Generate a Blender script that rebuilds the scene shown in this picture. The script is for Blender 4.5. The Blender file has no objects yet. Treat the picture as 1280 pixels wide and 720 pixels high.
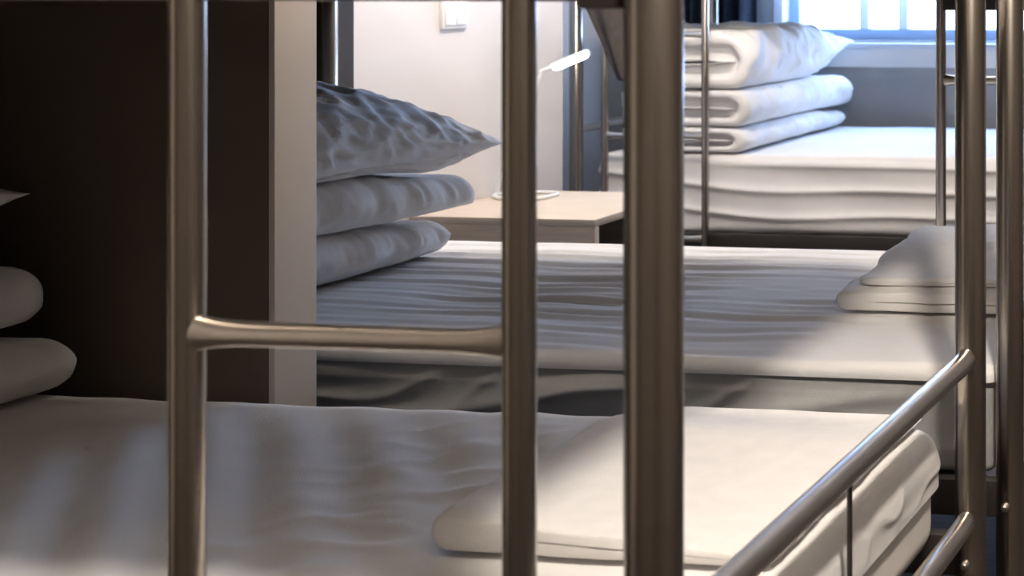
import bpy, bmesh, math, random
import numpy as np
from mathutils import Vector

# ------------------------------------------------------------------ camera, world, lights, exposure
S = bpy.context.scene
COL = S.collection
F_PX, AXIS_X, AXIS_Y = 1470.0, 1578.455, -25.0          # focal length and optical axis in 1280x720 pixels (photo is an off-centre crop)
cam_d = bpy.data.cameras.new('camera')
cam = bpy.data.objects.new('camera', cam_d)
COL.objects.link(cam)
cam.location = (0, 0, 1.30)
cam.rotation_euler = (math.radians(90), 0, math.radians(5.5))
cam_d.sensor_width = 36.0
cam_d.lens = F_PX / 1280 * 36.0
cam_d.shift_x = -(AXIS_X - 640) / 1280
cam_d.shift_y = -(360 - AXIS_Y) / 1280
cam_d.clip_start = 0.05
cam_d.dof.use_dof = True
cam_d.dof.focus_distance = 2.15
cam_d.dof.aperture_fstop = 5.6
S.camera = cam

world = bpy.data.worlds.new('sky')
S.world = world
world.use_nodes = True
bg = world.node_tree.nodes['Background']
bg.inputs[0].default_value = (0.45, 0.63, 1.0, 1)
bg.inputs[1].default_value = 13.0

def area(name, loc, size, power, color, rot=(0, 0, 0), shape='DISK', size_y=None):
    l = bpy.data.lights.new(name, 'AREA')
    l.shape = shape; l.size = size
    if size_y: l.size_y = size_y
    l.energy = power; l.color = color
    o = bpy.data.objects.new(name, l); COL.objects.link(o)
    o.location = loc; o.rotation_euler = rot
    return o
WARM = (1.0, 0.90, 0.79)
def bulb(name, loc, radius, power, color):
    l = bpy.data.lights.new(name, 'POINT'); l.energy = power; l.color = color; l.shadow_soft_size = radius
    o = bpy.data.objects.new(name, l); COL.objects.link(o); o.location = loc
    return o
bulb('ceiling_lamp_aisle', (-0.02, 0.60, 2.38), 0.07, 124, WARM)
bulb('ceiling_lamp_cabinet', (-2.05, 3.28, 2.38), 0.07, 58, WARM)
bulb('ceiling_lamp_between_bunks', (-1.15, 1.985, 2.40), 0.05, 20, WARM)
p = area('window_portal', (-2.05, 5.66, 1.62), 1.9, 1, (1, 1, 1), (math.radians(-90), 0, 0), 'RECTANGLE', 1.25)
p.data.cycles.is_portal = True

S.view_settings.view_transform = 'Standard'
S.view_settings.look = 'None'
S.view_settings.gamma = 1.0
S.view_settings.use_curve_mapping = False
S.view_settings.exposure = 0.52

# ------------------------------------------------------------------ materials (all procedural)
def mat(name, base, rough=0.7, metal=0.0, base2=None, scale=20, stretch=(1, 1, 1), bump=0.0, bscale=200, detail=4, emit=None, trans=0.0, alpha=None):
    m = bpy.data.materials.new(name); m.use_nodes = True
    nt = m.node_tree; b = nt.nodes['Principled BSDF']
    b.inputs['Base Color'].default_value = (*base, 1)
    b.inputs['Roughness'].default_value = rough
    b.inputs['Metallic'].default_value = metal
    if emit:
        b.inputs['Emission Color'].default_value = (*emit[0], 1); b.inputs['Emission Strength'].default_value = emit[1]
    if trans: b.inputs['Transmission Weight'].default_value = trans
    tc = nt.nodes.new('ShaderNodeTexCoord'); mp = nt.nodes.new('ShaderNodeMapping')
    mp.inputs['Scale'].default_value = stretch
    nt.links.new(tc.outputs['Object'], mp.inputs['Vector'])
    if base2:
        n = nt.nodes.new('ShaderNodeTexNoise'); n.inputs['Scale'].default_value = scale; n.inputs['Detail'].default_value = detail
        r = nt.nodes.new('ShaderNodeValToRGB')
        r.color_ramp.elements[0].position = 0.35; r.color_ramp.elements[1].position = 0.65
        r.color_ramp.elements[0].color = (*base, 1); r.color_ramp.elements[1].color = (*base2, 1)
        nt.links.new(mp.outputs[0], n.inputs['Vector']); nt.links.new(n.outputs['Fac'], r.inputs[0])
        nt.links.new(r.outputs[0], b.inputs['Base Color'])
    if bump:
        n2 = nt.nodes.new('ShaderNodeTexNoise'); n2.inputs['Scale'].default_value = bscale; n2.inputs['Detail'].default_value = 3
        bp = nt.nodes.new('ShaderNodeBump'); bp.inputs['Strength'].default_value = bump; bp.inputs['Distance'].default_value = 0.002
        nt.links.new(mp.outputs[0], n2.inputs['Vector']); nt.links.new(n2.outputs['Fac'], bp.inputs['Height'])
        nt.links.new(bp.outputs[0], b.inputs['Normal'])
    return m
M = dict(
    steel=mat('satin_steel', (0.41, 0.365, 0.32), 0.25, 1.0, (0.47, 0.42, 0.37), 30, (1, 1, 0.05)),
    lit_steel=mat('lamplit_steel', (0.80, 0.745, 0.68), 0.30, 1.0, (0.84, 0.785, 0.72), 30),  # the posts' steel again, lightened to paint lamplight on rungs and end rails
    dark_steel=mat('dark_steel', (0.09, 0.08, 0.075), 0.45, 0.8),
    sheet=mat('cotton_sheet', (0.80, 0.785, 0.775), 0.92, 0, (0.83, 0.815, 0.805), 9, bump=0.25, bscale=420),
    pillowcase=mat('pillow_cotton', (0.80, 0.79, 0.79), 0.9, 0, (0.84, 0.83, 0.825), 12, bump=0.3, bscale=300),
    blanket=mat('blanket_cotton', (0.79, 0.78, 0.78), 0.95, 0, (0.83, 0.82, 0.81), 14, bump=0.35, bscale=260),
    towel=mat('towel_cotton', (0.80, 0.775, 0.755), 0.95, 0, (0.84, 0.815, 0.79), 30, bump=0.5, bscale=500),
    greycover=mat('grey_mattress_cover', (0.36, 0.362, 0.35), 0.85, 0, (0.40, 0.40, 0.388), 20, bump=0.2, bscale=300),
    ticking=mat('mattress_ticking', (0.70, 0.68, 0.66), 0.9, 0, (0.73, 0.71, 0.69), 40, bump=0.2, bscale=300),
    beige=mat('beige_paint', (0.73, 0.685, 0.645), 0.75, 0, (0.75, 0.70, 0.66), 3, bump=0.08, bscale=120),
    taupe=mat('taupe_paint', (0.12, 0.10, 0.083), 0.8, 0, (0.14, 0.116, 0.095), 3, bump=0.05, bscale=120),
    ceil=mat('ceiling_paint', (0.74, 0.70, 0.66), 0.85, 0, (0.76, 0.72, 0.68), 3),
    deck=mat('dark_deck', (0.05, 0.042, 0.036), 0.8, 0, (0.07, 0.06, 0.05), 6, (1, 8, 1)),
    edge=mat('divider_edge_paint', (0.70, 0.645, 0.60), 0.6, 0, (0.72, 0.66, 0.61), 3, bump=0.05, bscale=120),
    brown=mat('brown_laminate', (0.15, 0.118, 0.09), 0.6, 0, (0.165, 0.13, 0.10), 3, bump=0.04, bscale=90),
    nearblack=mat('near_black', (0.022, 0.017, 0.014), 0.6, 0, (0.03, 0.024, 0.02), 3),
    white=mat('white_paint', (0.82, 0.81, 0.79), 0.6, 0, (0.84, 0.83, 0.81), 3, bump=0.05, bscale=120),
    greywall=mat('grey_paint', (0.36, 0.36, 0.365), 0.7, 0, (0.39, 0.39, 0.39), 2, bump=0.08, bscale=120),
    floor=mat('dark_floor', (0.035, 0.028, 0.024), 0.8, 0, (0.055, 0.045, 0.038), 8, (1, 9, 1), bump=0.1, bscale=60),
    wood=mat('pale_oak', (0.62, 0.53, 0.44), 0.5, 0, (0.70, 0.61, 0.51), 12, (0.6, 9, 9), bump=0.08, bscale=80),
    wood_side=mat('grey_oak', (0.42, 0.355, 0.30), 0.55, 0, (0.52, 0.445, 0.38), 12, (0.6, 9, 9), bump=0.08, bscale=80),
    inside=mat('shaded_carcass', (0.03, 0.027, 0.025), 0.7),  # near-black paints in the shade inside the open cabinet
    wplastic=mat('white_plastic', (0.86, 0.86, 0.85), 0.35),
    led=mat('lit_diffuser', (1, 1, 1), 0.4, emit=((0.93, 0.96, 1.0), 14.0)),
    frame=mat('white_window_frame', (0.74, 0.78, 0.84), 0.4),
    bluebar=mat('pale_blue_frame', (0.34, 0.47, 0.66), 0.45),
    curtain=mat('navy_curtain', (0.022, 0.028, 0.042), 0.95, 0, (0.035, 0.042, 0.06), 60, bump=0.3, bscale=300),
    cloth=mat('taupe_cloth', (0.055, 0.046, 0.04), 0.95, 0, (0.07, 0.058, 0.05), 40, bump=0.4, bscale=300),
    rubber=mat('black_rubber', (0.02, 0.02, 0.02), 0.7),
    far=mat('far_facade', (0.60, 0.66, 0.74), 0.8, 0, (0.66, 0.71, 0.78), 2),
)
gl = bpy.data.materials.new('window_glass'); gl.use_nodes = True
nt = gl.node_tree; nt.nodes.clear()
o_ = nt.nodes.new('ShaderNodeOutputMaterial'); mx = nt.nodes.new('ShaderNodeMixShader'); tr = nt.nodes.new('ShaderNodeBsdfTransparent'); gs = nt.nodes.new('ShaderNodeBsdfGlossy')
gs.inputs['Roughness'].default_value = 0.02; mx.inputs[0].default_value = 0.06; tr.inputs[0].default_value = (0.93, 0.97, 1, 1)
nt.links.new(tr.outputs[0], mx.inputs[1]); nt.links.new(gs.outputs[0], mx.inputs[2]); nt.links.new(mx.outputs[0], o_.inputs[0])
M['glass'] = gl

# ------------------------------------------------------------------ helpers
def tag(o, label, cat=None, group=None):
    o['label'] = label
    if cat: o['category'] = cat
    if group: o['group'] = group
    return o
def link(name, me, m, parent=None):
    o = bpy.data.objects.new(name, me); COL.objects.link(o)
    if m is not None and me is not None and not me.materials: me.materials.append(m)
    o.parent = parent
    return o
def empty(name, loc):
    o = bpy.data.objects.new(name, None); COL.objects.link(o); o.location = loc; o.empty_display_size = 0.1
    return o
def from_bm(name, bm, m, parent=None, smooth=False):
    me = bpy.data.meshes.new(name); bmesh.ops.recalc_face_normals(bm, faces=bm.faces); bm.to_mesh(me); bm.free()
    if smooth:
        me.shade_smooth()
        me.set_sharp_from_angle(angle=math.radians(smooth if smooth is not True else 40))
    return link(name, me, m, parent)
def box(name, lo, hi, m, parent=None, bevel=0.0, origin=None):
    bm = bmesh.new(); bmesh.ops.create_cube(bm, size=1)
    for v in bm.verts:
        for k in range(3): v.co[k] = lo[k] if v.co[k] < 0 else hi[k]
        if origin: v.co -= Vector(origin)
    if bevel: bmesh.ops.bevel(bm, geom=list(bm.edges), offset=bevel, segments=2, affect='EDGES', profile=0.6)
    return from_bm(name, bm, m, parent, 35 if bevel else False)
def struct(o, label=None):
    o['kind'] = 'structure'
    if label: o['label'] = label
    return o
def sweep(name, pts, radii, m, parent=None, n=20, cap=True, origin=(0, 0, 0), squash=None):
    """Tube along a polyline; radii per point; squash = per-point (side, up) scale."""
    pts = [Vector(p) - Vector(origin) for p in pts]
    bm = bmesh.new(); rings = []
    prev = None
    for i, p in enumerate(pts):
        t = (pts[min(i + 1, len(pts) - 1)] - pts[max(i - 1, 0)]).normalized()
        up = Vector((0, 0, 1)) if abs(t.z) < 0.95 else Vector((0, 1, 0))
        if prev is not None and abs(prev.dot(t)) < 0.9: up = prev
        s = t.cross(up).normalized(); u = s.cross(t).normalized(); prev = u
        a, b = squash[i] if squash else (1, 1)
        rings.append([bm.verts.new(p + s * math.cos(2 * math.pi * k / n) * radii[i] * a + u * math.sin(2 * math.pi * k / n) * radii[i] * b) for k in range(n)])
    for r0, r1 in zip(rings, rings[1:]):
        for k in range(n): bm.faces.new((r0[k], r0[(k + 1) % n], r1[(k + 1) % n], r1[k]))
    if cap:
        bm.faces.new(rings[0]); bm.faces.new(rings[-1])
    return from_bm(name, bm, m, parent, 50)
def flared(name, a, b, r, m, parent, flare=1.35, pinch=0.75, fl=0.035, origin=(0, 0, 0)):
    """Bar with pinched, flared ends where it is welded to the upright."""
    a, b = Vector(a), Vector(b); L = (b - a).length; t = (b - a) / L
    ds = [0, .15, .35, .6, .85, 1.0]
    st = [fl * d for d in ds]; st = st + [L - s for s in reversed(st)]
    k = [(1 - d) ** 2 for d in ds]; k = k + list(reversed(k))
    return sweep(name, [a + t * s for s in st], [r] * len(st), m, parent, 20, True, origin,
                 [(1 - (1 - pinch) * w, 1 + (flare - 1) * w) for w in k])

rng = np.random.RandomState(4)
def wavy(x, y, f, seed, n=7, aniso=(1, 1)):
    """smooth random field, about -1..1"""
    r = np.random.RandomState(seed); out = np.zeros_like(x)
    for _ in range(n):
        a = r.uniform(0, math.pi); ff = f * r.uniform(.55, 1.5)
        out += np.sin((x * math.cos(a) * aniso[0] + y * math.sin(a) * aniso[1]) * ff * 2 * math.pi + r.uniform(0, 7))
    return out / math.sqrt(n) / 1.2
def ridge(v, k=2.0):
    """turn a -1..1 field into soft-valleyed, crested folds"""
    return 1 / (1 + (1.5 * k * v) ** 2)

def mesh_np(name, verts, faces, m, parent=None, smooth=True):
    me = bpy.data.meshes.new(name); me.from_pydata([tuple(v) for v in verts], [], faces); me.update()
    bm = bmesh.new(); bm.from_mesh(me); bmesh.ops.recalc_face_normals(bm, faces=bm.faces); bm.to_mesh(me); bm.free()
    if smooth: me.shade_smooth()
    return link(name, me, m, parent)

def axis_samples(h, r, n):
    e = [h - r + r * s for s in (0.0, .2, .4, .6, .8, 1.0)]
    mid = list(np.linspace(-(h - r), h - r, n))
    return np.array([-v for v in reversed(e)][:-1] + mid + e[1:])
def rounded_box(half, r, ns):
    """surface points, normals and quads of a rounded box, grid on every face"""
    ax = [axis_samples(half[k], min(r, half[k] * .95), ns[k]) for k in range(3)]
    idx = {}; P = []; faces = []
    def vid(p):
        key = (round(p[0], 5), round(p[1], 5), round(p[2], 5))
        if key not in idx: idx[key] = len(P); P.append(p)
        return idx[key]
    for k in range(3):
        u, v = [(1, 2), (0, 2), (0, 1)][k]
        for s in (-1, 1):
            g = []
            for a in ax[u]:
                row = []
                for b in ax[v]:
                    p = [0, 0, 0]; p[k] = s * half[k]; p[u] = a; p[v] = b
                    row.append(vid(tuple(p)))
                g.append(row)
            for i in range(len(g) - 1):
                for j in range(len(g[0]) - 1): faces.append((g[i][j], g[i + 1][j], g[i + 1][j + 1], g[i][j + 1]))
    P = np.array(P); inner = np.array([max(h - r, h * .05) for h in half])
    c = np.clip(P, -inner, inner); d = P - c; n = d / np.maximum(np.linalg.norm(d, axis=1, keepdims=True), 1e-9)
    return c + n * np.minimum(r, np.array(half).min()), n, faces

def mattress(label, group, x0, x1, y0, y1, z0, z1, disp, ns, hem=None, r=0.045, body=None, i=0.012):
    """disp(X, Y, Z, N) in world coordinates -> outward displacement of the fitted sheet"""
    cx, cy, cz = (x0 + x1) / 2, (y0 + y1) / 2, (z0 + z1) / 2
    root = empty('mattress', (cx, cy, z0)); tag(root, label, 'mattress', group)
    P, n, f = rounded_box(((x1 - x0) / 2 - i, (y1 - y0) / 2 - i, (z1 - z0) / 2 - i * .6), r, body[1] if body else (10, 6, 4))
    if body: W = P + np.array([cx, cy, cz]); P = P + n * body[0](W[:, 0], W[:, 1], W[:, 2], n)[:, None]
    P[:, 2] += (z1 - z0) / 2
    mesh_np('mattress_body', P, f, body[2] if body else M['ticking'], root)
    P, n, f = rounded_box(((x1 - x0) / 2, (y1 - y0) / 2, (z1 - z0) / 2), r, ns)
    W = P + np.array([cx, cy, cz])
    P = P + n * disp(W[:, 0], W[:, 1], W[:, 2], n)[:, None]
    if hem is not None:
        f = [q for q in f if min(W[q[k], 2] for k in range(4)) > hem]
        used = sorted({v for q in f for v in q}); mp = {v: i2 for i2, v in enumerate(used)}
        f = [tuple(mp[v] for v in q) for q in f]; P = P[used]
    P[:, 2] += (z1 - z0) / 2
    mesh_np('fitted_sheet', P, f, M['sheet'], root)
    return root

def folded(name, label, cat, group, cx, y0, y1, z0, W, H, m, seed, far=(0.55, 0.35, 0.0), near=(0.9, 0.25, 0.0), slits=1, wr=0.006, sag=0.0, tip=0.0, ny=90, rotz=0.0, xb=0.49, flip=False, xtaper=1.0, g=0.035, depth=0.34, hollow=0.0):
    """A cloth folded over on itself, lying along Y: folded (rounded) side towards +X, layers open towards -X.
    far / near = (height factor at the end, length over which it shrinks, lift of the underside at the end)"""
    L = y1 - y0
    o = []
    def arc(x, z, rx, rz, a0, a1, n):
        for k in range(n + 1):
            a = math.radians(a0 + (a1 - a0) * k / n); o.append((x + rx * math.cos(a), z + rz * math.sin(a)))
    arc(-0.42, 0.10, 0.08, 0.10, 180, 270, 4)
    for k in range(1, 11): o.append((-0.42 + (xb - 0.12 + 0.42) * k / 11, 0))
    arc(xb - 0.12, 0.5, 0.5 - (xb - 0.12), 0.5, -90, 90, 16)
    for k in range(1, 11): o.append((xb - 0.12 - (xb - 0.12 + 0.42) * k / 11, 1))
    arc(-0.42, 0.90, 0.08, 0.10, 90, 180, 4)
    zs = [(s + 1) / (slits + 1) for s in range(slits)][::-1]
    for q, zc in enumerate(zs):
        dep = depth - 0.10 * (q % 2)
        for k in range(7): o.append((-0.5 + (dep + 0.5) * k / 7, zc + g * (1 + .0 * k)))
        o.append((dep + 0.03, zc))
        for k in range(6, -1, -1): o.append((-0.5 + (dep + 0.5) * k / 7, zc - g))
    o = np.array(o); n = len(o)
    vs = []
    # denser sections close to the ends, the last ones shrinking so that the ends are rounded
    t = np.concatenate([[0, .003, .010, .022], np.linspace(.045, .955, ny), [.978, .990, .997, 1.0]])
    cap = np.interp(np.minimum(t, 1 - t), [0, .003, .010, .022, .045], [.72, .86, .94, .985, 1])
    for k, tt in enumerate(t):
        ef = max(0, 1 - (1 - tt) / far[1]); en = max(0, 1 - tt / near[1])
        e2f, e2n = ef * ef * (3 - 2 * ef), en * en * (3 - 2 * en)
        h = (1 - (1 - far[0]) * e2f) * (1 - (1 - near[0]) * e2n)
        lift = far[2] * e2f + near[2] * e2n - sag * math.sin(math.pi * tt)
        c = cap[k]
        x = o[:, 0] * W * (0.5 + 0.5 * c) + (1 - c) * 0.0
        z = (o[:, 1] - .5) * H * h * c + .5 * H * h + lift
        y = np.full(n, y0 + L * tt)
        if tip: y = y + tip * e2f * np.clip(o[:, 0] * 2, -1, 1) ** 3
        vs.append(np.stack([x, y, z], 1))
    V = np.concatenate(vs)
    # creases: run mostly around the roll
    ang = V[:, 0] * 2.2 + V[:, 2] * 4
    d = wavy(V[:, 1], ang, 6, seed, aniso=(1, .35)) * wr + ridge(wavy(V[:, 1], ang, 5, seed + 9, aniso=(1.4, .5)), 3) * wr * .9
    d += (ridge(wavy(V[:, 1] + .25 * V[:, 2], ang, 24, seed + 21, aniso=(1.1, .10)), 1.0) - .5) * wr * .75
    ctr = np.array([0, 0, H * .5]); dirn = V - np.stack([V[:, 0] * .4, V[:, 1], np.full(len(V), H * .5)], 1)
    dirn /= np.maximum(np.linalg.norm(dirn, axis=1, keepdims=True), 1e-6)
    low = np.clip(V[:, 2] / (0.35 * H), 0, 1)
    V = V + dirn * (d * (.25 + .75 * low))[:, None]
    V[:, 2] = np.clip(V[:, 2], 0.0005, H * .995 + max(far[2], near[2], 0))
    V[:, 2] *= xtaper + (1 - xtaper) * np.clip(V[:, 0] / W + .5, 0, 1)
    if flip: V[:, 0] *= -1
    faces = []
    K = len(t)
    for a in range(K - 1):
        for b in range(n): faces.append((a * n + b, a * n + (b + 1) % n, (a + 1) * n + (b + 1) % n, (a + 1) * n + b))
    if hollow:                                              # the open end of the folded cloth: a rim around a recess
        r0 = V[:n]; c0 = np.array([0, 0, H * .46]); base = len(V)
        r1 = c0 + (r0 - c0) * np.array([.93, 0, .78]); r1[:, 1] = r0[:, 1] + hollow * .15
        r2 = c0 + (r0 - c0) * np.array([.90, 0, .62]); r2[:, 1] = r0[:, 1] + hollow
        V = np.concatenate([V, r1, r2])
        for q0, q1 in ((0, base), (base, base + n)):
            for b in range(n): faces.append((q0 + b, q0 + (b + 1) % n, q1 + (b + 1) % n, q1 + b))
        faces.append(tuple(range(base + n, base + 2 * n)))
    else: faces.append(tuple(range(n)))
    faces.append(tuple(range((K - 1) * n, K * n)))
    ym = (y0 + y1) / 2
    V[:, 1] -= ym
    ob = mesh_np(name, V, faces, m)
    ob.location = (cx, ym, z0); ob.rotation_euler[2] = rotz
    ob.data.set_sharp_from_angle(angle=math.radians(65))
    return tag(ob, label, cat, group)

def pillow(name, label, group, cx, cy, z0, W, L, H, tip_z, seed, wr=0.006, under=0.05, rotz=0.0, far_drop=0.0):
    """pillow with four pointed corners and seam edge; tip_z = height of the seam above z0"""
    nx, ny = 80, 110
    u = np.sin(np.linspace(-math.pi / 2, math.pi / 2, nx)); v = np.sin(np.linspace(-math.pi / 2, math.pi / 2, ny))
    U, Vv = np.meshgrid(u, v, indexing='ij')
    f = np.clip(1 - np.abs(U) ** 2.4, 0, 1) ** .5 * np.clip(1 - np.abs(Vv) ** 2.0, 0, 1) ** .72
    X = U * W / 2 * (1 - .055 * (1 - Vv ** 2)) ; Y = Vv * L / 2 * (1 - .035 * (1 - U ** 2))
    edge = np.clip(1.15 - f, 0, 1)
    cr = ridge(wavy(X, Y, 6, seed, aniso=(.8, 1.3)), 2.2) * wr * 1.3 + ridge(wavy(X, Y, 11, seed + 3, aniso=(.8, 1.2)), 1.8) * wr * .8 + wavy(X, Y, 3, seed + 5) * wr * .6 - wr * .8
    top = tip_z + (H - tip_z) * f + cr * np.clip(f * 3, 0, 1)
    bot = tip_z - (tip_z - 0.0) * np.clip(f * 1.8, 0, 1) + np.abs(cr) * .3 * np.clip(f * 3, 0, 1) * (1 - np.clip(f * 1.8, 0, 1))
    drop = far_drop * np.exp(-((Vv - .55) / .30) ** 2) * np.clip(f * 2.5, 0, 1)
    top = top - drop * .5; bot = bot - drop
    sx = np.sign(U) * np.clip(np.abs(U) * 2.2 - 1, 0, 1) * np.clip(f * 9, 0, 1)
    fold = ridge(wavy(Y - .5 * top, top * 1.4, 11, seed + 31), 1.8) * 1.1 + ridge(wavy(Y + .9 * top, top, 17, seed + 33), 1.6) * .6 - .8
    X = X + sx * fold * wr
    vt = np.stack([X, Y, top], 2).reshape(-1, 3); vb = np.stack([X, Y, bot], 2).reshape(-1, 3)
    idx_t = np.arange(nx * ny).reshape(nx, ny); idx_b = idx_t + nx * ny
    border = np.zeros((nx, ny), bool); border[0] = border[-1] = True; border[:, 0] = border[:, -1] = True
    idx_b = np.where(border, idx_t, idx_b)
    faces = []
    for I in (idx_t, idx_b):
        for i in range(nx - 1):
            for j in range(ny - 1): faces.append((I[i, j], I[i + 1, j], I[i + 1, j + 1], I[i, j + 1]))
    faces = [tuple(int(q) for q in fc) for fc in faces]
    V = np.concatenate([vt, vb]); used = sorted({q for fc in faces for q in fc}); mp = {q: k for k, q in enumerate(used)}
    faces = [tuple(mp[q] for q in fc) for fc in faces]
    ob = mesh_np(name, V[used], faces, M['pillowcase'])
    ob.location = (cx, cy, z0); ob.rotation_euler[2] = rotz
    return tag(ob, label, 'pillow', group)

# ------------------------------------------------------------------ the room
ZC = 2.5
struct(box('floor', (-3.8, -2.2, -0.1), (2.4, 5.75, 0), M['floor']), 'dark floor under the bunk beds')
struct(box('ceiling', (-3.8, -2.2, ZC), (2.4, 5.75, ZC + .1), M['ceil']))
struct(box('wall_left', (-3.0, -2.2, 0), (-2.9, 3.955, ZC), M['beige'], bevel=.004), 'beige painted wall beside the bedside cabinet')
struct(box('wall_alcove', (-3.8, 3.855, 0), (-3.0, 3.955, ZC), M['white']))
struct(box('wall_alcove_side', (-3.8, 3.955, 0), (-3.7, 5.6, ZC), M['beige']))
struct(box('wall_right', (2.3, -2.2, 0), (2.4, 5.6, ZC), M['taupe']))
struct(box('wall_front', (-2.9, -2.2, 0), (2.3, -2.1, ZC), M['taupe']))
# thin near-black layer on the wall behind the heads of the two nearer bunks
struct(box('dark_layer_1', (-2.9, -0.2, 0), (-2.888, 3.075, ZC), M['nearblack']), 'near-black layer on the wall behind the bunk heads')
wd = struct(box('wall_divider', (-2.888, 1.86, 0), (-1.905, 1.937, ZC), M['brown']), 'dark brown divider between the nearest and the middle bunk')
box('edge_strip', (-1.905, 1.858, 0), (-1.893, 1.939, ZC), M['edge'], wd, bevel=.002)
# back wall with the window opening
WX0, WX1, WZ0, WZ1, YB = -2.985, -1.10, 1.00, 2.22, 5.60
bm = bmesh.new()
def bmbox(bm, lo, hi):
    r = bmesh.ops.create_cube(bm, size=1)['verts']
    for v in r:
        for k in range(3): v.co[k] = lo[k] if v.co[k] < 0 else hi[k]
for lo, hi in (((-3.8, YB, 0), (2.4, YB + .15, WZ0)), ((-3.8, YB, WZ1), (2.4, YB + .15, ZC)), ((-3.8, YB, WZ0), (WX0, YB + .15, WZ1)), ((WX1, YB, WZ0), (2.4, YB + .15, WZ1))):
    bmbox(bm, lo, hi)
struct(from_bm('wall_back', bm, M['greywall']), 'grey wall under the window')
win = empty('window_1', ((WX0 + WX1) / 2, YB + .08, WZ0)); struct(win, 'window over the far bunk with pale frame and white sill')
def wpart(n, lo, hi, m, bevel=.004):
    ob = box(n, lo, hi, m, win, bevel, origin=win.location); return ob
wpart('window_frame', (WX0, YB - .01, WZ0 + .03), (WX0 + .05, YB + .12, WZ1), M['frame'])
wpart('window_frame', (WX1 - .05, YB - .01, WZ0 + .03), (WX1, YB + .12, WZ1), M['frame'])
wpart('window_frame', (WX0 + .05, YB + .02, WZ1 - .05), (WX1 - .05, YB + .12, WZ1), M['frame'])
wpart('window_frame', (WX0 + .05, YB + .06, WZ0 - .01), (WX1 - .05, YB + .12, WZ0 + .055), M['bluebar'])
wpart('window_stile', (WX0 + .05, YB + .06, WZ0 + .055), (WX0 + .10, YB + .11, WZ1 - .05), M['bluebar'])
wpart('mullion', (-2.575, YB + .065, WZ0 + .055), (-2.525, YB + .115, WZ1 - .05), M['frame'])
wpart('mullion', (-2.375, YB + .07, WZ0 + .055), (-2.325, YB + .115, WZ1 - .05), M['frame'])
wpart('pane', (WX0 + .10, YB + .083, WZ0 + .055), (-2.575, YB + .089, WZ1 - .05), M['glass'], 0)
wpart('pane', (-2.525, YB + .083, WZ0 + .055), (-2.375, YB + .089, WZ1 - .05), M['glass'], 0)
wpart('pane', (-2.325, YB + .083, WZ0 + .055), (WX1 - .05, YB + .089, WZ1 - .05), M['glass'], 0)
wpart('window_sill', (WX0 - .06, YB - .06, WZ0 - .035), (WX1 + .06, YB + .06, WZ0 - .01), M['frame'])
wpart('sill_apron', (WX0 - .04, YB - .03, WZ0 - .13), (WX1 + .04, YB, WZ0 - .035), M['white'])

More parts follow.
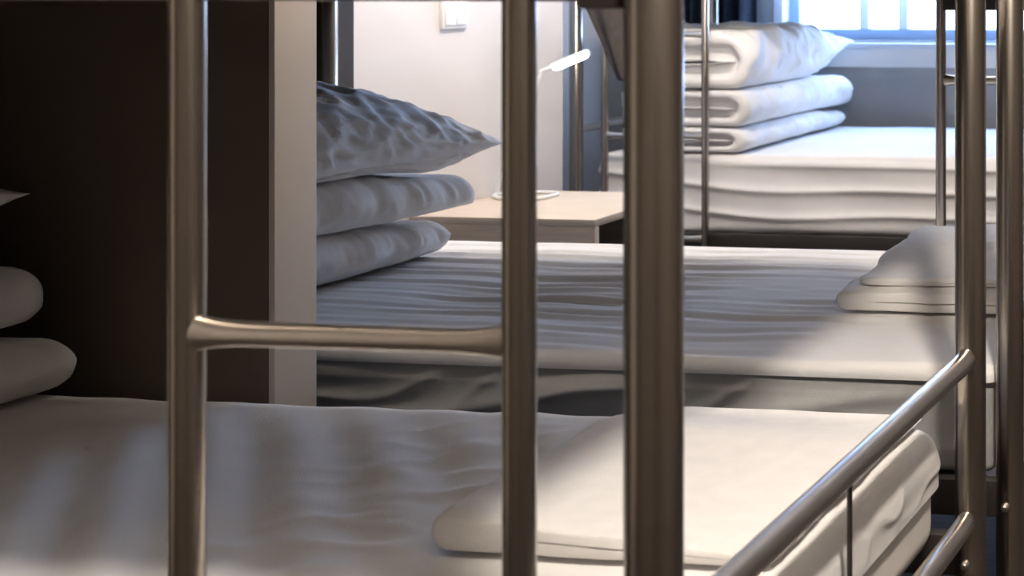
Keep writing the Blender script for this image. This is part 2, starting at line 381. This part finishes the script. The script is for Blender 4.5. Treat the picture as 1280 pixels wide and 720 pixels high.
# ------------------------------------------------------------------ bunk beds
def bunk(label, x0, x1, y0, y1, rail_z, mat_z, lad_y, lad_x, rungs, cross=None, rod=False, bracket=False):
    """x0 head, x1 foot (post axes); y0, y1 post axes"""
    R = 0.0245
    root = empty('bunk_bed', ((x0 + x1) / 2, (y0 + y1) / 2, 0)); tag(root, label, 'bunk bed', 'metal bunk beds standing in the room')
    O = tuple(root.location)
    HT = 1.98; posts = {}
    for px in (x0, x1):
        for py in (y0, y1):
            posts[px, py] = sweep('post', [(px, py, .012), (px, py, HT), (px, py, HT + .008), (px, py, HT + .012)], [R, R, R * .8, R * .3], M['steel'], root, 28, True, O)
            sweep('foot_cap', [(px, py, 0), (px, py, .03)], [R + .003] * 2, M['rubber'], posts[px, py], 16, True, O)
    # end frames: two bars low, two bars high
    for px in (x0, x1):
        for z in (rail_z[0], rail_z[1], 1.36, 1.78):
            flared('end_rail', (px, y0 + R * .8, z), (px, y1 - R * .8, z), .0165, M['lit_steel'], root, 1.3, .95, .05, O)
        if rod:
            ym = (y0 + y1) / 2 - .02
            sweep('tie_rod', [(px, ym, rail_z[1]), (px, ym, rail_z[0])], [.0035] * 2, M['dark_steel'], root, 8, True, O)
    # long side rails of both decks, upper guard rail
    for py in (y0, y1):
        s = -1 if py == y0 else 1
        box('side_rail', (x0 + R * .8, py - .012, mat_z - .055), (x1 - R * .8, py + .012, mat_z + .01), M['dark_steel'], root, .004, O)
        box('side_rail', (x0 + R * .8, py - .012, 1.2805), (x1 - R * .8, py + .012, 1.330), M['steel'], root, .004, O)
        flared('guard_rail', (x0 + R, py, 1.78), (x1 - R, py, 1.78), .014, M['steel'], root, 1.3, .9, .04, O)
        for q, xx in enumerate((x0, x1)):                       # bolts through the posts
            sx = 1 if q == 0 else -1
            for z in (mat_z - .03, 1.31):
                sweep('bolt', [(xx, py - .033, z), (xx, py - .028, z), (xx, py - .024, z)], [.004, .008, .008], M['lit_steel'], posts[xx, py], 10, True, O)
        if bracket:
            box('bracket', (x1 - .062, py - .017, 1.274), (x1 - R * .9, py + .017, 1.345), M['dark_steel'], root, .004, O)
    # slats under both mattresses
    sl = None
    for zt in (mat_z - .012, 1.322):
        for k in range(11):
            xx = x0 + .12 + (x1 - x0 - .24) * k / 10
            if sl is None:
                sl = box('slat', (-.035, y0 + .012, -.008), (.035, y1 - .012, .008), M['deck'], root, 0, (0, (y0 + y1) / 2, 0))
                ob = sl
            else:
                ob = sl.copy(); COL.objects.link(ob)
            ob.location = Vector((xx, (y0 + y1) / 2, zt)) - Vector(O)
    box('bounce_blocker', (x0 + .03, y0 + .014, 1.3305), (x1 - .03, y1 - .014, 1.3345), M['deck'], root, 0, O)  # unseen dark board, added to cut light bouncing under the upper bunk
    # ladder
    for lx in lad_x:
        sweep('ladder_rail', [(lx, lad_y, .0), (lx, lad_y, 1.62), (lx, lad_y + (.02 if lad_y < y0 + .2 else -.02), 1.68)], [.0135] * 3, M['steel'], root, 22, True, O)
    for z in rungs:
        flared('ladder_rung', (lad_x[0] + .008, lad_y, z), (lad_x[1] - .008, lad_y, z), .0112, M['lit_steel'], root, 1.5, .8, .055, O)
    if cross:
        box('ladder_hook', (lad_x[0], lad_y - .01, cross - .02), (lad_x[1], lad_y + .012, cross + .025), M['dark_steel'], root, .004, O)
    return root

XH, XF = -2.86, -0.65
bunk('nearest steel bunk bed, its ladder crossing the front of the picture', XH, XF, 1.006, 1.84, (0.693, 0.434), 0.40, 0.985, (-1.092, -0.764), (0.17, 0.576, 0.975, 1.375), rod=True, bracket=True)
bunk('middle steel bunk bed just behind the brown divider', XH, XF, 2.045, 2.96, (0.693, 0.434), 0.40, 3.0, (-1.14, -0.76), (0.237, 0.637, 1.037), cross=1.24)
bunk('far steel bunk bed under the window, next to the bedside cabinet', -3.20, -0.95, 4.44, 5.43, (0.70, 0.40), 0.285, 4.40, (-3.05, -2.63), (0.28, 0.683, 1.085))

# ------------------------------------------------------------------ mattresses with fitted sheets
GM = 'mattresses on the lower bunks'
def d1(X, Y, Z, N):
    top = np.clip(N[:, 2], 0, 1) ** 2; endf = np.clip(N[:, 0], 0, 1); side = 1 - np.clip(np.abs(N[:, 2]), 0, 1)
    s = X * .67 + Y * .74 + .012 * wavy(X, Y, 1.1, 3)
    fade = np.clip((-0.95 - X) / .35, 0, 1) * np.clip((1.79 - Y) / .16, .08, 1)
    a = .0036 * np.sin(s / .092 * 2 * math.pi) * fade + .0022 * ridge(wavy(X, Y, 3.2, 8, aniso=(1.4, .8)), 1.2) + .0012 * wavy(X, Y, 7, 5)
    a = a * np.clip((-1.0 - X) / .2, .3, 1) + (.0055 * ridge(wavy(X + .7 * Y, Y - .4 * X, 4.5, 61, aniso=(.6, 1.5)), 1.3) + .003 * ridge(wavy(X + .5 * Y, Y, 9, 63, aniso=(.5, 1.3)), 1.2)) * np.exp(-((X + 1.28) / .20) ** 2) * np.clip((-1.13 - X) / .06, 0, 1) * np.clip((1.79 - Y) / .10, .1, 1)
    # gathered edge of the sheet at the foot end
    sl = np.clip(1 - np.abs(Z - .57) / .04, 0, 1) * endf; hemf = np.clip((Z - .515) / .03, 0, 1)
    g = .007 * sl * (wavy(Y, Z * 1.4, 5, 12) * .5 + .5) + .004 * endf * ridge(wavy(Y + Z * .6, Z * 2.2, 6, 13), 2.0)
    g = g * hemf
    crown = .012 * np.exp(-((Y - 1.83) / .10) ** 2) * -1
    return top * (a + crown * fade * .0) + g + side * .003 * wavy(X, Z, 4, 15)
mattress('white sheeted mattress in the foreground, lower bunk in front of the brown divider', GM, XH + .03, XF - .028, 1.02, 1.808, 0.40, 0.602, d1, (230, 100, 30), hem=0.512, r=.05, i=.007)

def d2(X, Y, Z, N):
    top = np.clip(N[:, 2], 0, 1) ** 2; front = np.clip(-N[:, 1], 0, 1)
    w = Y + .035 * wavy(X, Y, .9, 21) + .01 * wavy(X, Y, 2.4, 22)
    fade = np.clip((Y - 2.16) / .2, .25, 1) * np.clip((2.95 - Y) / .1, .2, 1) * np.clip((-.95 - X) / .3, .15, 1)
    a = (.0056 * np.sin(w / .060 * 2 * math.pi) + .0036 * np.sin(w / .037 * 2 * math.pi + 2 * wavy(X, Y, .8, 23))) * fade * (.55 + .45 * wavy(X, Y, 1.3, 24)) + .0012 * wavy(X, Y, 4, 26, aniso=(.5, 1))
    lip = .004 * wavy(X, Z, 1.2, 35) * np.clip((.60 - Z) / .03, 0, 1)
    return top * a + front * (.004 + lip)
def d2b(X, Y, Z, N):
    front = np.clip(-N[:, 1], 0, 1) ** 2
    q = Z - .16 * (X + 2) + .03 * wavy(X, Z * 2, .9, 31)
    b = .034 * ridge(np.sin(q / .12 * math.pi), 1.1) + .011 * ridge(np.sin((Z - .34 * X + .05 * wavy(X, Z, 1.4, 33)) / .085 * math.pi), 2)
    fx = np.clip((-.75 - X) / .5, .12, 1)
    return front * b * fx * np.clip((.578 - Z) / .03, 0, 1) * np.clip((Z - .40) / .03, 0, 1)
mattress('white sheeted mattress of the middle bunk, rippled, grey side, behind the brown divider', GM, XH + .03, XF - .028, 2.058, 2.945, 0.40, 0.602, d2, (260, 150, 40), r=.022, hem=.574, body=(d2b, (200, 8, 40), M['greycover']), i=.008)

def d3(X, Y, Z, N):
    top = np.clip(N[:, 2], 0, 1) ** 2; front = np.clip(-N[:, 1], 0, 1)
    q = Z + .045 * np.sin((X + 2.6) * 1.7) + .018 * wavy(X, Z * 1.5, .8, 41)
    b = .017 * ridge(np.sin(q / .10 * math.pi), 1.4) + .004 * wavy(X, Z * 4, 1.5, 43)
    return top * .0025 * wavy(X, Y, 2.2, 44) + front * b * np.clip((.59 - Z) / .03, 0, 1) * np.clip((Z - .28) / .03, 0, 1)
mattress('white sheeted mattress under the window on the far bunk', GM, -3.13, -0.99, 4.465, 5.41, 0.285, 0.602, d3, (160, 40, 44), r=.04)

GU = 'mattresses on the upper bunks'
flat = lambda X, Y, Z, N: .003 * wavy(X, Y, 3, 51)
for x0, x1, y0, y1, w in ((XH + .03, XF - .035, 1.03, 1.80, 'nearest'), (XH + .03, XF - .035, 2.07, 2.935, 'middle'), (-3.13, -.99, 4.465, 5.41, 'far')):
    mattress('white mattress on the upper deck of the %s bunk' % w, GU, x0, x1, y0, y1, 1.338, 1.50, flat, (30, 16, 6))

# ------------------------------------------------------------------ bedding stacks at the heads
ZT = 0.609
GB, GP = 'folded blankets stacked at the bed heads', 'pillows on top of the folded blankets'
# nearest bunk
folded('folded_blanket', 'white folded blanket lowest in the stack at the left picture edge', 'blanket', GB, -2.44, 1.05, 1.79, ZT, .53, .112, M['blanket'], 3, far=(.78, .22, .0), wr=.004)
folded('folded_blanket', 'white folded blanket in the middle of the stack at the left picture edge', 'blanket', GB, -2.475, 1.06, 1.77, ZT + .114, .53, .140, M['blanket'], 5, far=(.70, .22, .0), wr=.004)
pillow('pillow', 'white pillow topping the stack at the left picture edge', GP, -2.515, 1.40, ZT + .256, .58, .70, .21, .080, 7, wr=.005)
# middle bunk
folded('folded_blanket', 'white folded blanket lowest in the stack right behind the divider edge', 'blanket', GB, -2.572, 2.10, 2.765, ZT + .002, .50, .116, M['blanket'], 11, far=(.72, .60, .0), wr=.007)
folded('folded_blanket', 'white folded blanket under the pillow right behind the divider edge', 'blanket', GB, -2.555, 2.10, 2.815, ZT + .120, .52, .122, M['blanket'], 13, far=(.96, .60, -.044), wr=.007)
pillow('pillow', 'wrinkled white pillow with a pointed corner right behind the divider edge', GP, -2.545, 2.50, ZT + .243, .56, .76, .205, .022, 17, wr=.010, far_drop=.028)
# far bunk
folded('folded_blanket', 'white folded blanket lowest in the stack by the window', 'blanket', GB, -2.765, 4.47, 5.37, ZT, .53, .100, M['blanket'], 21, hollow=.04, far=(.75, .4, .0), near=(.95, .2, 0), wr=.006, g=.035, depth=.33)
folded('folded_blanket', 'white folded blanket with an open fold under the pillow by the window', 'blanket', GB, -2.765, 4.475, 5.43, ZT + .102, .55, .150, M['blanket'], 23, hollow=.04, far=(.97, .35, -.015), near=(.95, .2, 0), wr=.006, g=.035, depth=.33)
folded('pillow', 'white pillow by the window, folded case end towards the desk, pointed far corner', 'pillow', GP, -2.765, 4.48, 5.44, ZT + .254, .54, .235, M['pillowcase'], 27, hollow=.04, far=(.16, .40, .120), near=(.92, .25, 0), wr=.010, tip=.015, g=.035, depth=.33)

# ------------------------------------------------------------------ folded towels at the foot
GT = 'folded towels laid out on the lower bunks'
folded('folded_towel', 'large white folded towel lying flat on the foreground mattress', 'towel', GT, -.925, 1.315, 1.80, ZT + .001, .43, .050, M['towel'], 31, xb=.56, far=(.05, .40, 0), near=(.95, .08, 0), wr=.003, flip=True, xtaper=.28)
folded('folded_towel', 'flat white folded towel lowest of two on the middle bunk', 'towel', GT, -.925, 2.36, 2.80, ZT, .41, .044, M['towel'], 33, xb=.56, far=(.7, .2, 0), near=(.9, .10, 0), wr=.003, flip=True)
folded('folded_towel', 'bulky white folded towel lying on another one on the middle bunk', 'towel', GT, -.905, 2.40, 2.80, ZT + .045, .39, .050, M['towel'], 37, xb=.55, far=(.9, .2, 0), near=(.35, .7, 0), wr=.006, flip=True, rotz=.05)

# ------------------------------------------------------------------ bedside cabinet
cab = empty('bedside_cabinet', (-2.60, 3.5, 0)); tag(cab, 'pale wooden bedside cabinet with an open side, against the beige wall', 'cabinet')
CO = tuple(cab.location)
CX0, CX1, CY0, CY1, CZ = -2.898, -2.305, 3.28, 3.72, 0.589
box('top_panel', (CX0, CY0, CZ - .022), (CX1, CY1, CZ), M['wood'], cab, .0015, CO)
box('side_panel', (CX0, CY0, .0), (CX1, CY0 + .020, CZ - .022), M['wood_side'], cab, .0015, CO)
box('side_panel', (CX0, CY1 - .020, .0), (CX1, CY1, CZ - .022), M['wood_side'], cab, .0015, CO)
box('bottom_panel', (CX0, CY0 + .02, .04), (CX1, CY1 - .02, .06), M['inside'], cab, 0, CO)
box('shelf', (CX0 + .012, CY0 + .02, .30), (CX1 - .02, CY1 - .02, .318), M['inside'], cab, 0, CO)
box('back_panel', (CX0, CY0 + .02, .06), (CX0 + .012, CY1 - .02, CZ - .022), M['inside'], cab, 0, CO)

# ------------------------------------------------------------------ desk lamp on the cabinet
lamp = empty('desk_lamp', (-2.80, 3.70, CZ)); tag(lamp, 'slim white lit desk lamp with a leaning arm on the bedside cabinet', 'lamp')
LO = tuple(lamp.location)
A = Vector((-2.872, 3.60, CZ + .012)); B = Vector((-2.798, 3.62, .845)); C_ = Vector((-2.745, 3.64, 1.000))
zb = CZ + .0065
sweep('lamp_base', [A, (-2.872, 3.598, zb + .002), (-2.865, 3.575, zb), (-2.82, 3.545, zb), (-2.72, 3.535, zb), (-2.69, 3.55, zb), (-2.68, 3.58, zb), (-2.68, 3.63, zb), (-2.70, 3.655, zb), (-2.84, 3.66, zb), (-2.866, 3.64, zb), (-2.872, 3.605, zb)], [.006] * 12, M['wplastic'], lamp, 10, True, LO)
sweep('lamp_arm', [A, A + Vector((.004, 0, .02)), B, C_], [.006, .0062, .0058, .0056], M['wplastic'], lamp, 12, True, LO)
H0, H1 = Vector((-2.715, 3.66, 1.012)), Vector((-2.606, 3.676, 1.060))
hd = sweep('lamp_head', [C_, C_ * .4 + H0 * .6, H0, H0 + (H1 - H0) * .5, H1, H1 + (H1 - H0) * .03], [.0056, .007, .0135, .0145, .012, .005], M['wplastic'], lamp, 16, True, LO)
dv = Vector((0.003, -.006, -.004))
sweep('lamp_light', [H0 + dv, H0 + (H1 - H0) * .08 + dv, H0 + (H1 - H0) * .92 + dv, H1 + dv], [.007, .0125, .0125, .006], M['led'], hd, 14, True, LO)

# ------------------------------------------------------------------ light switch on the beige wall
sw = empty('light_switch', (-2.9, 3.445, 1.19)); tag(sw, 'white double light switch on the beige wall', 'light switch')
SO = tuple(sw.location)
box('switch_plate', (-2.9, 3.395, 1.147), (-2.889, 3.497, 1.235), M['wplastic'], sw, .003, SO)
for yy in (3.404, 3.449): box('rocker', (-2.890, yy, 1.158), (-2.884, yy + .040, 1.224), M['wplastic'], sw, .002, SO)

# ------------------------------------------------------------------ curtain beside the window
nx, nz = 90, 14
V = []; Fc = []
for side in (0, 1):
    for i in range(nx):
        t = i / (nx - 1); x = -3.56 + .52 * t
        for k in range(nz):
            z = .30 + 1.98 * k / (nz - 1)
            y = 5.505 + .032 * math.sin(t * 2 * math.pi * 6.3 + .5 * math.sin(z * 2)) + .010 * math.sin(t * 41) + side * .006
            V.append((x, y, z))
for side in (0, 1):
    for i in range(nx - 1):
        for k in range(nz - 1):
            a = side * nx * nz + i * nz + k; Fc.append((a, a + nz, a + nz + 1, a + 1))
N_ = nx * nz
for i in range(nx - 1):
    for k in (0, nz - 1): a = i * nz + k; Fc.append((a, a + nz, a + nz + N_, a + N_))
for k in range(nz - 1):
    for i in (0, nx - 1): a = i * nz + k; Fc.append((a, a + 1, a + 1 + N_, a + N_))
cu = mesh_np('curtain', V, Fc, M['curtain']); tag(cu, 'dark navy curtain hanging in folds left of the window', 'curtain')

# ------------------------------------------------------------------ cloth hanging at the far bunk's ladder
V = []; Fc = []; nu, nv = 30, 24
for side in (0, 1):
    for i in range(nu):
        u = i / (nu - 1)
        for k in range(nv):
            v = k / (nv - 1)                                   # 0 top, 1 bottom
            zl = 1.42 - .06 * v
            left = -3.135 + .165 * max(0, (v - .28) / .72) ** 1.0
            x = left + (-2.80 - left) * u
            bottom = .905 + .16 * max(0, u - .25) ** 1.3
            z = 1.42 + (bottom - 1.42) * v
            y = 4.348 + .016 * math.sin(u * 15 + v * 1.2) * (.3 + .7 * v) + side * .012
            V.append((x, y, z))
for side in (0, 1):
    for i in range(nu - 1):
        for k in range(nv - 1):
            a = side * nu * nv + i * nv + k; Fc.append((a, a + nv, a + nv + 1, a + 1))
N_ = nu * nv
for i in range(nu - 1):
    for k in (0, nv - 1): a = i * nv + k; Fc.append((a, a + nv, a + nv + N_, a + N_))
for k in range(nv - 1):
    for i in (0, nu - 1): a = i * nv + k; Fc.append((a, a + 1, a + 1 + N_, a + N_))
hc = mesh_np('hanging_cloth', V, Fc, M['cloth']); tag(hc, 'dark taupe cloth hanging down from the far bunk above the bedside cabinet', 'cloth')
